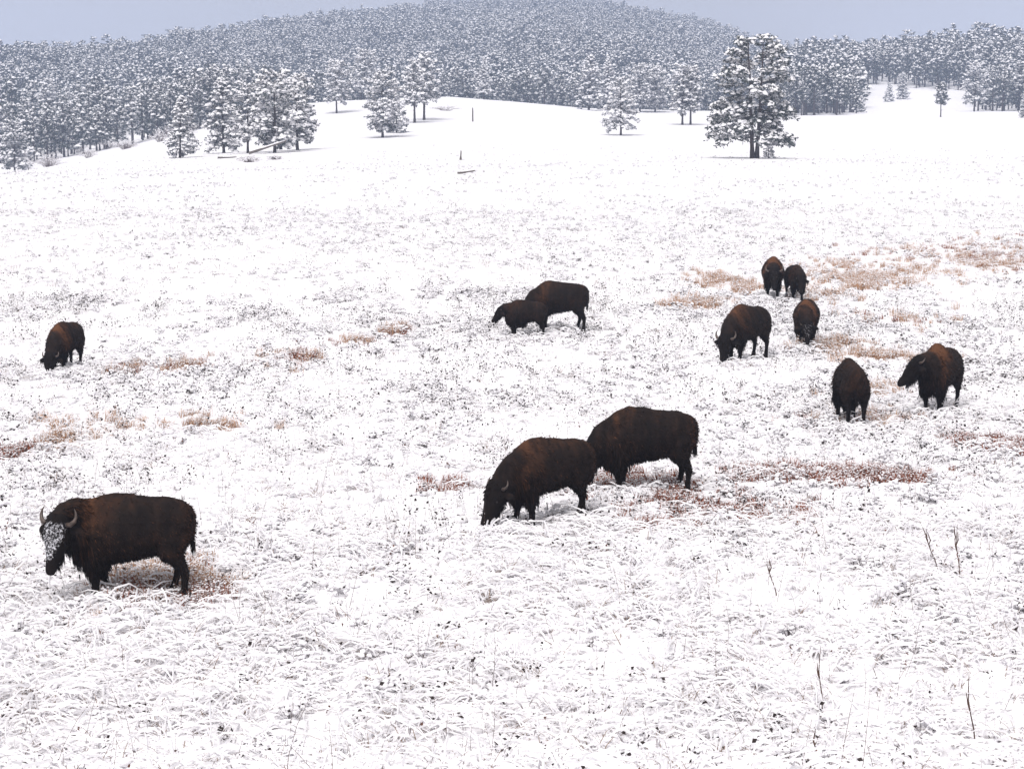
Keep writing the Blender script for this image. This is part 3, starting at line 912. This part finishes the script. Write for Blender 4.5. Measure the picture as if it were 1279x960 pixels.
def proto_dry(seed, m, n=46, h=.42, snowy=.25):
    rng = np.random.default_rng(seed); mb = MB()
    for _ in range(n):
        an = rng.uniform(0, 6.28); d = np.array([math.cos(an), math.sin(an), 0])
        L = h * rng.uniform(.45, 1.05); b = np.array([rng.normal(0, .08), rng.normal(0, .08), -.02])
        lean = rng.uniform(.05, .75); side = np.array([-d[1], d[0], 0]) * rng.uniform(.003, .007)
        p1 = b + d * L * lean * .4 + np.array([0, 0, L * .6]); p2 = b + d * L * lean + np.array([0, 0, L * rng.uniform(.75, 1)])
        mb.add([b - side, b + side, p1 + side, p1 - side], [(0, 1, 2, 3)], 0)
        mb.add([p1 - side, p1 + side, p2], [(0, 1, 2)], 0)
        if rng.random() < snowy:
            blob(mb, p1 * .5 + p2 * .5, rng.uniform(.012, .025), 1, rng, .6)
    return mb.mesh('dry_tussock', [m, M_SNOW])

def proto_pillow(seed):
    rng = np.random.default_rng(seed); mb = MB()
    for k in range(5):
        blob(mb, (rng.normal(0, .08), rng.normal(0, .08), rng.uniform(-.02, .03)), rng.uniform(.05, .13), 0, rng, .5, .2)
    return mb.mesh('snow_pillow', [M_SNOW], True)

rng = np.random.default_rng(77)
def field(y0, y1, dens, half=.305):
    """random points over the trapezoid of meadow in front of the camera"""
    area = half * (y1 * y1 - y0 * y0) + 2 * 1.5 * (y1 - y0)
    n = int(area * dens)
    y = np.sqrt(rng.uniform(y0 * y0, y1 * y1, n)); x = rng.uniform(-1, 1, n) * (half * y + 1.5)
    return x, y

def place(name, x, y, smin, smax, protos, label, cat, tilt=.15, dz=0, stretch=0):
    n = len(x)
    p = np.stack([x, y, HG(x, y) + dz], 1)
    rot = np.stack([rng.normal(0, tilt, n), rng.normal(0, tilt, n), rng.uniform(0, 6.28, n)], 1)
    s_ = rng.uniform(smin, smax, n)
    if stretch: s_ = s_ * (1 + stretch * np.clip((y - 60) / 150, 0, 2))
    instancer(name, p, rot, np.stack([s_, s_, s_ * rng.uniform(.8, 1.2, n)], 1), rng.integers(0, len(protos), n), protos, label, cat)

front_line = lambda x: 33.6 + .45 * x                                # fine grass this side of the line, brush beyond it

# arching grass
xa, ya = field(16, 50, 14)
clump = np.clip((fbm(xa / 1.3 + 3, ya / 1.9 + 3, 151, 3) - .36) * 4.5, .10, 1)
k = rng.random(len(xa)) < clump * np.where(ya < front_line(xa) + rng.normal(0, 1.5, len(xa)), 1.0, .28)
xb, yb = field(50, 130, .8)
# taller tussocks in front of the animals that stand belly deep
ex, ey = [], []
for (cx, cy, wx, n) in ((-13.3, 54.2, .9, 34), (-12.6, 54.5, .7, 30), (-12.5, 55.3, .4, 12), (.3, 60.5, .8, 24), (1.5, 61.3, .9, 22), (10.9, 46.9, .7, 22), (8.2, 45.0, .6, 16),
                        (2.0, 36.9, .5, 16), (-.15, 33.5, .6, 26), (6.3, 55.5, .6, 18), (9.6, 71.0, .8, 14), (8.9, 58.3, .5, 12), (-6.3, 28.6, .6, 10)):
    ex.append(rng.normal(cx, wx * .6, n)); ey.append(rng.normal(cy, .22, n))
xg, yg = np.concatenate([xa[k], xb]), np.concatenate([ya[k], yb])
place('snowy_grass', xg, yg, .6, 1.25, [proto_grass(200 + i, 18, .26, .62) for i in range(5)] + [proto_grass(220 + i, 11, .45, .95, .85) for i in range(3)],
      'snow laden arching grass across the meadow', 'grass', .12, stretch=.3)

place('tall_snowy_grass', np.concatenate(ex), np.concatenate(ey), 1.0, 1.5, [proto_grass(260 + i, 12, .35, .7, .8) for i in range(4)],
      'taller snow laden grass around the legs of the herd', 'grass', .1)

# long bent blades near the camera
xl, yl = field(16, 36, 1.5)
place('long_snowy_blades', xl, yl, .8, 1.2, [proto_grass(240 + i, 5, .7, 1.25, .75) for i in range(6)], 'long bent grass blades bowed under snow in the foreground', 'grass', .1)

# low brush, thick in the middle ground, thinning out up the slope
xs, ys_ = [], []
for y0, y1, dn in ((16, 34, 4.5), (28, 75, 5.6), (75, 130, 1.9), (130, 360, .6)):
    x, y = field(y0, y1, dn)
    nz_ = fbm(x / 2.2 + 40, y / 4.5 + 40, 91, 3)
    big_ = fbm(x / 14. + 9, y / 22. + 9, 95, 2)
    pr = np.clip((nz_ - .44) * 5.0 + (big_ - .5) * 2.2 + .16, .02, 1)
    pr = np.where(y < front_line(x) - 1, pr * np.where(y0 < 20, .45, .25), pr)
    if y0 >= 130: pr = pr * (1 - ss(130, 360, y)) ** 1.6
    kk = rng.random(len(x)) < pr
    xs.append(x[kk]); ys_.append(y[kk])
xs = np.concatenate(xs); ys_ = np.concatenate(ys_)
place('snowy_brush', xs, ys_, .5, 1.15, [proto_brush(300 + i, 26) for i in range(6)] + [proto_brush(320 + i, 16, .15, .17, .6, 1.2) for i in range(3)] + [proto_brush(340 + i, 9, .11, .15, .15, 1.15) for i in range(3)],
      'low snow flecked brush with dark withered leaves', 'brush', .2, -.03, 0)

# dark leaf tips and seed heads standing clear of the snow
def proto_tips(seed, mats, n):
    r_ = np.random.default_rng(seed); mb = MB()
    for _ in range(n):
        a = r_.uniform(0, 6.28); q = r_.uniform(0, .13)
        c = np.array([math.cos(a) * q, math.sin(a) * q, r_.uniform(.10, .25)])
        up = unit(r_.normal(0, 1, 3) * [.7, .7, .6]); sd = unit(np.cross(up, r_.normal(0, 1, 3)))
        l = r_.uniform(.016, .042); w_ = l * r_.uniform(.3, .75); fold = unit(np.cross(up, sd)) * w_ * .5
        mb.add([c - up * l, c + sd * w_ + fold, c + up * l, c - sd * w_ + fold], [(0, 1, 2), (0, 2, 3)], 0)
        mb.add([c * [.9, .9, 0] - sd * .002, c * [.9, .9, 0] + sd * .002, c], [(0, 1, 2)], 0)
    return mb.mesh('leaf_tips', mats)
sx_, sy_ = [], []
for y0, y1, dn in ((16, 36, 3.0), (30, 75, 9.0), (75, 140, 2.0), (140, 330, .42)):
    x, y = field(y0, y1, dn)
    nz_ = fbm(x / 1.6 + 60, y / 3.2 + 60, 191, 3); big_ = fbm(x / 12. + 19, y / 20. + 19, 195, 2)
    pr = np.clip((nz_ - .42) * 4.5 + (big_ - .5) * 2.0 + .18, .02, 1)
    if y0 == 30: pr = np.where(y < front_line(x) - .5, pr * .15, pr)
    if y0 >= 140: pr = pr * (1 - ss(140, 330, y))
    kk = rng.random(len(x)) < pr
    sx_.append(x[kk]); sy_.append(y[kk])
place('dark_leaf_tips', np.concatenate(sx_), np.concatenate(sy_), .7, 1.25, [proto_tips(700 + i, [M_LEAF], 3 + i) for i in range(5)],
      'small dark withered leaves sticking up through the snow', 'leaves', .2, 0)
x, y = field(16, 60, .5)
place('russet_leaf_tips', x, y, .6, 1.1, [proto_tips(720 + i, [M_RUSTLEAF], 2 + i) for i in range(4)],
      'small russet withered leaves caught in the snowy grass', 'leaves', .2, -.04)

# snow pillows between the stems
xp, yp = field(16, 62, 9)
place('snow_pillows', xp, yp, .6, 1.5, [proto_pillow(400 + i) for i in range(5)], 'soft pillows of fresh snow lying on the matted grass', 'snow', .1, -.02)

# bare patches of russet and tan grass: x, y, half-width, half-depth, tussocks, colour
PATCH = [(6.8, 38.9, 1.25, .55, 150, 'r'), (5.9, 39.4, .9, .5, 60, 'r'), (11.1, 43.0, .7, .9, 70, 'r'), (3.9, 35.5, 1.0, .8, 60, 'r'), (2.8, 34.2, .4, .3, 30, 'r'),
         (2.7, 38.3, .9, .8, 60, 'r'), (3.0, 36.5, .8, .5, 30, 'r'), (-1.36, 37.9, .35, .6, 11, 'r'), (-9.0, 46.2, 1.4, .7, 80, 't'), (-7.4, 45.4, .5, .4, 24, 't'),
         (-11.2, 41.9, .5, .7, 46, 'r'), (-10.1, 43.4, .5, .8, 40, 't'), (-9.9, 55.8, .8, .8, 56, 'b'), (-11.2, 55.2, .3, .5, 22, 'b'), (9.9, 59.2, .65, .9, 70, 't'),
         (14.6, 80.0, 1.5, 3.0, 190, 't'), (16.5, 86.0, 3.0, 3.5, 170, 't'), (21.9, 93.0, 3.6, 4.0, 260, 'b'), (22.9, 89.5, 1.2, 2.0, 90, 't'),
         (8.3, 79.0, .7, 2.0, 60, 't'), (9.2, 76.6, .5, 2.2, 70, 't'), (6.8, 70.0, .9, 1.2, 60, 't'), (-3.9, 62.4, .4, .9, 26, 'b'), (-4.9, 60.0, .5, .9, 26, 'b'),
         (-5.75, 29.9, .62, .75, 240, 'b'), (-5.6, 29.2, .6, .35, 130, 'r'), (-4.95, 29.7, .35, .5, 110, 'b'), (-5.1, 29.2, .3, .4, 60, 'r'), (11.3, 57.0, .9, 1.0, 50, 't'), (9.8, 50.5, .8, 1.0, 50, 't'), (8.6, 46.4, 1.2, .9, 36, 'b'),
         (12.6, 36.0, .8, .6, 26, 'r'), (-6.5, 56.8, .7, 1.2, 30, 'b'), (12.0, 72.5, 1.2, 2.5, 50, 't'), (13.5, 66, 1.2, 2, 36, 'b'), (26.0, 100, 2.5, 4, 80, 'b')]
cols = {'r': ([], []), 't': ([], []), 'b': ([], [])}
for (px_, py_, a, b, n, c) in PATCH:
    n = int(n * (1.7 if c == 'r' else .75 if py_ > 64 else 1))
    gx = px_ + rng.normal(0, .75, n * 2) * a; gy = py_ + rng.normal(0, .75, n * 2) * b
    ok = rng.random(n * 2) < np.clip((fbm(gx / .8 + 7, gy / 1.4 + 7, 131, 2) - .36) * 4, .3 if n > 100 else .08, 1)
    cols[c][0].append(gx[ok]); cols[c][1].append(gy[ok])
DRY_R = [proto_dry(500 + i, M_RUSSET, 40, .26, .45) for i in range(4)]
DRY_T = [proto_dry(510 + i, M_TAN, 34, .36, .5) for i in range(4)]
for c, nm, pr, lab in (('r', 'russet_grass', DRY_R, 'russet red grass showing through the snow in patches'),
                       ('t', 'tan_grass', DRY_T, 'pale tan grass standing clear of the snow in patches'),
                       ('b', 'brown_grass', DRY_R + DRY_T, 'mixed brown grass and twigs showing through the snow')):
    place(nm, np.concatenate(cols[c][0]), np.concatenate(cols[c][1]), .6, 1.15, pr, lab, 'grass', .15, -.02, .2)

# thin upright stems through the foreground grass
def proto_stem(seed):
    r_ = np.random.default_rng(seed); mb = MB()
    L = r_.uniform(.35, .75); ln = r_.normal(0, .18, 2)
    pts = [np.array([ln[0] * L * t * t, ln[1] * L * t * t, L * t]) for t in (0, .35, .7, 1)]
    tube(mb, pts, [.0032, .0028, .0022, .0012], 3, 0)
    for j in range(5):
        t = r_.uniform(.3, .95)
        p = np.array([ln[0] * L * t * t, ln[1] * L * t * t, L * t])
        if r_.random() < .5: blob(mb, p, r_.uniform(.006, .012), 1, r_, 1.2)
        else:
            a = r_.uniform(0, 6.28); e = p + np.array([math.cos(a) * .04, math.sin(a) * .04, .03])
            mb.add([p, p + (0, 0, .006), e], [(0, 1, 2)], 0)
    return mb.mesh('thin_stem', [M_STALK, M_SNOW])
xt, yt = field(16, 42, 1.5)
place('thin_stems', xt, yt, .6, 1.3, [proto_stem(600 + i) for i in range(8)], 'thin upright dead stems among the foreground grass', 'stems', .2)

# ---------------------------------------------------------------- small things standing in the meadow
def weed(x, y, h, lean, label, seed, fork=2, plume=False):
    r_ = np.random.default_rng(seed)
    e = link('weed_stalk', None); e.empty_display_size = .1
    e.location = (x, y, float(HG(x, y)) - .03); e.rotation_euler = (0, 0, r_.uniform(-.3, .3))
    thing(e, label, 'dead weed', 'dead weed stalks in the foreground')
    mb = MB()
    pt = lambda t: np.array([lean * h * t + .02 * math.sin(t * 7), 0, h * t])
    tube(mb, [pt(t) for t in np.linspace(0, 1, 7)], [.010, .009, .009, .008, .007, .006, .003], 5)
    link('stem', mb.mesh('stem', [M_STALK]), e)
    for k in range(fork):
        t = .55 + .3 * k / max(1, fork); sd = 1 if k % 2 else -1
        b = MB(); p = pt(t)
        tube(b, [p, p + np.array([sd * .025, 0, .08]), p + np.array([sd * .03 + lean * .2, .0, .22])], [.009, .011, .004], 5)
        link('branch', b.mesh('branch', [M_STALK]), e)
    if plume:
        b = MB()
        for k in range(26):
            t = r_.uniform(.18, .52); p = pt(t) + r_.normal(0, .010, 3)
            d_ = unit(r_.normal(0, 1, 3) + [0, 0, .8]) * r_.uniform(.02, .05); s_ = unit(np.cross(d_, (1, 0, .3))) * .010
            b.add([p - s_, p + s_, p + d_], [(0, 1, 2)])
        link('withered_leaves', b.mesh('withered_leaves', [M_RUSSET]), e)
    b = MB()
    for k in range(5):
        blob(b, pt(r_.uniform(.2, .9)) + np.array([.006, 0, 0]), r_.uniform(.008, .014), 0, r_, 1.4)
    link('clinging_snow', b.mesh('clinging_snow', [M_SNOW], True), e)
weed(7.22, 30.2, .98, -.07, 'tallest dead weed stalk with a rust red withered leaf cluster', 1, 3, True)
weed(6.98, 30.6, .80, -.30, 'leaning forked dead weed stalk beside the rust leaved one', 2, 3)
weed(4.12, 29.1, .62, -.22, 'bent dead weed stalk standing alone beyond the foreground grass', 3, 2)
weed(3.90, 23.3, .95, -.05, 'tall thin knotted weed stalk rising from the foreground grass', 4, 1)
weed(5.42, 21.6, 1.00, -.12, 'long wiry weed stalk at the corner of the foreground grass', 5, 1)
weed(3.38, 20.6, .34, .12, 'short stubby weed stalk with russet leaves low in the grass', 6, 1, True)

def stump(name, x, y, h, r, label, lean=.05, bulb=False, cat='post'):
    r_ = np.random.default_rng(int(h * 100))
    e = link(name, None); e.location = (x, y, float(HG(x, y)) - .2); e.empty_display_size = .2
    thing(e, label, cat)
    mb = MB()
    pts = [np.array([lean * t * h, 0, t * (h + .2)]) for t in (0, .25, .5, .75, 1)]
    tube(mb, pts, [r * (1.9 if bulb else 1.1), r * (1.7 if bulb else 1), r * (1.0), r * .95, r * .8], 8, 0, .12, r_)
    link('trunk', mb.mesh('trunk', [M_WOOD]), e)
    b = MB(); blob(b, pts[-1] + np.array([0, 0, .02]), r * .9, 0, r_, .5)
    link('snow_cap', b.mesh('snow_cap', [M_SNOW], True), e)
stump('dead_stump', -6.55, 246, 1.15, .09, 'thin grey dead stump with a swollen foot standing in open snow', .06, True, 'stump')
stump('wooden_post', -8.6, 424, 3.0, .16, 'bare grey snag like a post below the snowy brow', 0.0, False, 'snag')

def log(name, x, y, L, r, rz, tilt, label, branches=3, seed=3):
    r_ = np.random.default_rng(seed)
    e = link(name, None); e.location = (x, y, float(HG(x, y))); e.rotation_euler = (0, 0, rz); e.empty_display_size = .2
    thing(e, label, 'log')
    mb = MB(); sb = MB()
    pt = lambda t: np.array([(t - .5) * L, .1 * math.sin(t * 5), r * .6 + L * t * math.sin(tilt)])
    tube(mb, [pt(t) for t in np.linspace(0, 1, 6)], [r, r, r * .9, r * .8, r * .65, r * .4], 7, 0, .1, r_)
    link('trunk', mb.mesh('trunk', [M_WOOD]), e)
    tube(sb, [pt(t) + np.array([0, 0, r * .65]) for t in np.linspace(.03, .97, 6)], [r * .3, r * .7, r * .75, r * .7, r * .55, r * .2], 6, 0, .2, r_)
    link('snow_cap', sb.mesh('snow_cap', [M_SNOW], True), e)
    for k in range(branches):
        b = MB(); p = pt(r_.uniform(.3, .95)); q = p + np.array([r_.uniform(.3, .8), r_.uniform(-.3, .3), r_.uniform(.1, .4)]) * L * .25
        tube(b, [p, q], [r * .3, r * .08], 5)
        link('branch', b.mesh('branch', [M_WOOD]), e)
log('fallen_branch', -4.4, 186.5, 1.7, .12, .15, .14, 'dark broken branch lying alone on the open snow', 3, 4)
log('leaning_log', -35.9, 284, 5.5, .20, .1, .33, 'snow topped log leaning up against the forked pine', 2, 5)
log('fallen_log', -39.5, 268, 2.6, .14, .2, .03, 'short log lying at the lip below the clustered pines', 2, 6)

def bush(x, y, r, h, label, seed, group=None):
    r_ = np.random.default_rng(seed)
    e = link('snowy_bush', None); e.location = (x, y, float(H(x, y)) - .05); e.empty_display_size = .3
    thing(e, label, 'bush', group)
    tw, sn = MB(), MB()
    for k in range(70):
        a = r_.uniform(0, 6.28); q = r * math.sqrt(r_.random())
        top = np.array([math.cos(a) * q, math.sin(a) * q, h * (1 - .55 * (q / r) ** 2) * r_.uniform(.6, 1.05)])
        mid = top * [.45, .45, .65]
        tube(tw, [np.array([0, 0, 0]) + top * [.2, .2, 0], mid, top], [.02, .015, .006], 3)
        for j in range(3):
            t = r_.uniform(.3, 1); p = mid * (1 - t) + top * t
            blob(sn, p + r_.normal(0, .06, 3) + np.array([0, 0, .03]), r_.uniform(.05, .14), 0, r_, .6)
            e2 = p + r_.normal(0, .25, 3) * [1, 1, .7]
            tube(tw, [p, e2], [.010, .004], 3)
    link('twigs', tw.mesh('twigs', [M_STALK]), e); link('snow_load', sn.mesh('snow_load', [M_SNOW]), e)
bush(-33.5, 246, 1.9, .9, 'tangle of snowy twigs in front of the clustered pines', 1)
bush(-31.0, 252, 1.2, .6, 'small twiggy brush pile beneath the forked pine', 2)
bush(-98, 410, 4.2, 3.3, 'rounded snowy thicket in the valley beside the snow loaded pine', 3)
bush(-86, 430, 3.5, 2.6, 'grey twiggy thicket rising over the lip of the valley', 4, 'thickets along the valley lip')
bush(-80, 440, 3.2, 2.8, 'grey twiggy thicket rising over the lip of the valley', 5, 'thickets along the valley lip')
bush(-75, 445, 3.0, 2.4, 'grey twiggy thicket rising over the lip of the valley', 6, 'thickets along the valley lip')
for q, (bx, by, br, bh) in enumerate([(-92, 420, 2.6, 2.2), (-104, 432, 3.4, 2.8), (-112, 445, 3.6, 3.0), (-120, 470, 3.2, 2.6), (-90, 452, 3.0, 2.6), (-84, 470, 3.4, 3.2),
                                     (-78, 478, 3.0, 3.4), (-100, 478, 3.4, 3.0), (-72, 462, 2.4, 2.4), (-128, 500, 3.6, 3.2), (-112, 500, 3.4, 3.0)]):
    bush(bx, by, br, bh, ('tall ' if bh > 3 else 'low ' if bh < 2.5 else 'mid sized ') + 'grey twiggy thicket rising over the lip of the valley', 20 + q, 'thickets along the valley lip')
bush(-16, 470, 4.5, 1.6, 'low grey brush on the brow beyond the tall bare trunked pine', 7)

# ---------------------------------------------------------------- haze
def build_haze():
    mb = MB()
    x0, x1, y0, y1, z0, z1 = -1950, 1950, -450, 2650, -45, 125
    mb.add([(x0, y0, z0), (x1, y0, z0), (x1, y1, z0), (x0, y1, z0), (x0, y0, z1), (x1, y0, z1), (x1, y1, z1), (x0, y1, z1)],
           [(0, 3, 2, 1), (4, 5, 6, 7), (0, 1, 5, 4), (1, 2, 6, 5), (2, 3, 7, 6), (3, 0, 4, 7)])
    m = bpy.data.materials.new('haze'); m.use_nodes = True
    nt = m.node_tree; nt.nodes.clear()
    out = nt.nodes.new('ShaderNodeOutputMaterial')
    pv = nt.nodes.new('ShaderNodeVolumePrincipled')
    pv.inputs['Color'].default_value = (0.56, 0.675, 0.92, 1)
    pv.inputs['Density'].default_value = 0.00039
    pv.inputs['Anisotropy'].default_value = 0.1
    nt.links.new(pv.outputs[0], out.inputs['Volume'])
    o = link('haze', mb.mesh('haze', [m]))
    thing(o, 'thin pale winter haze in the air', 'haze', kind='stuff')
build_haze()
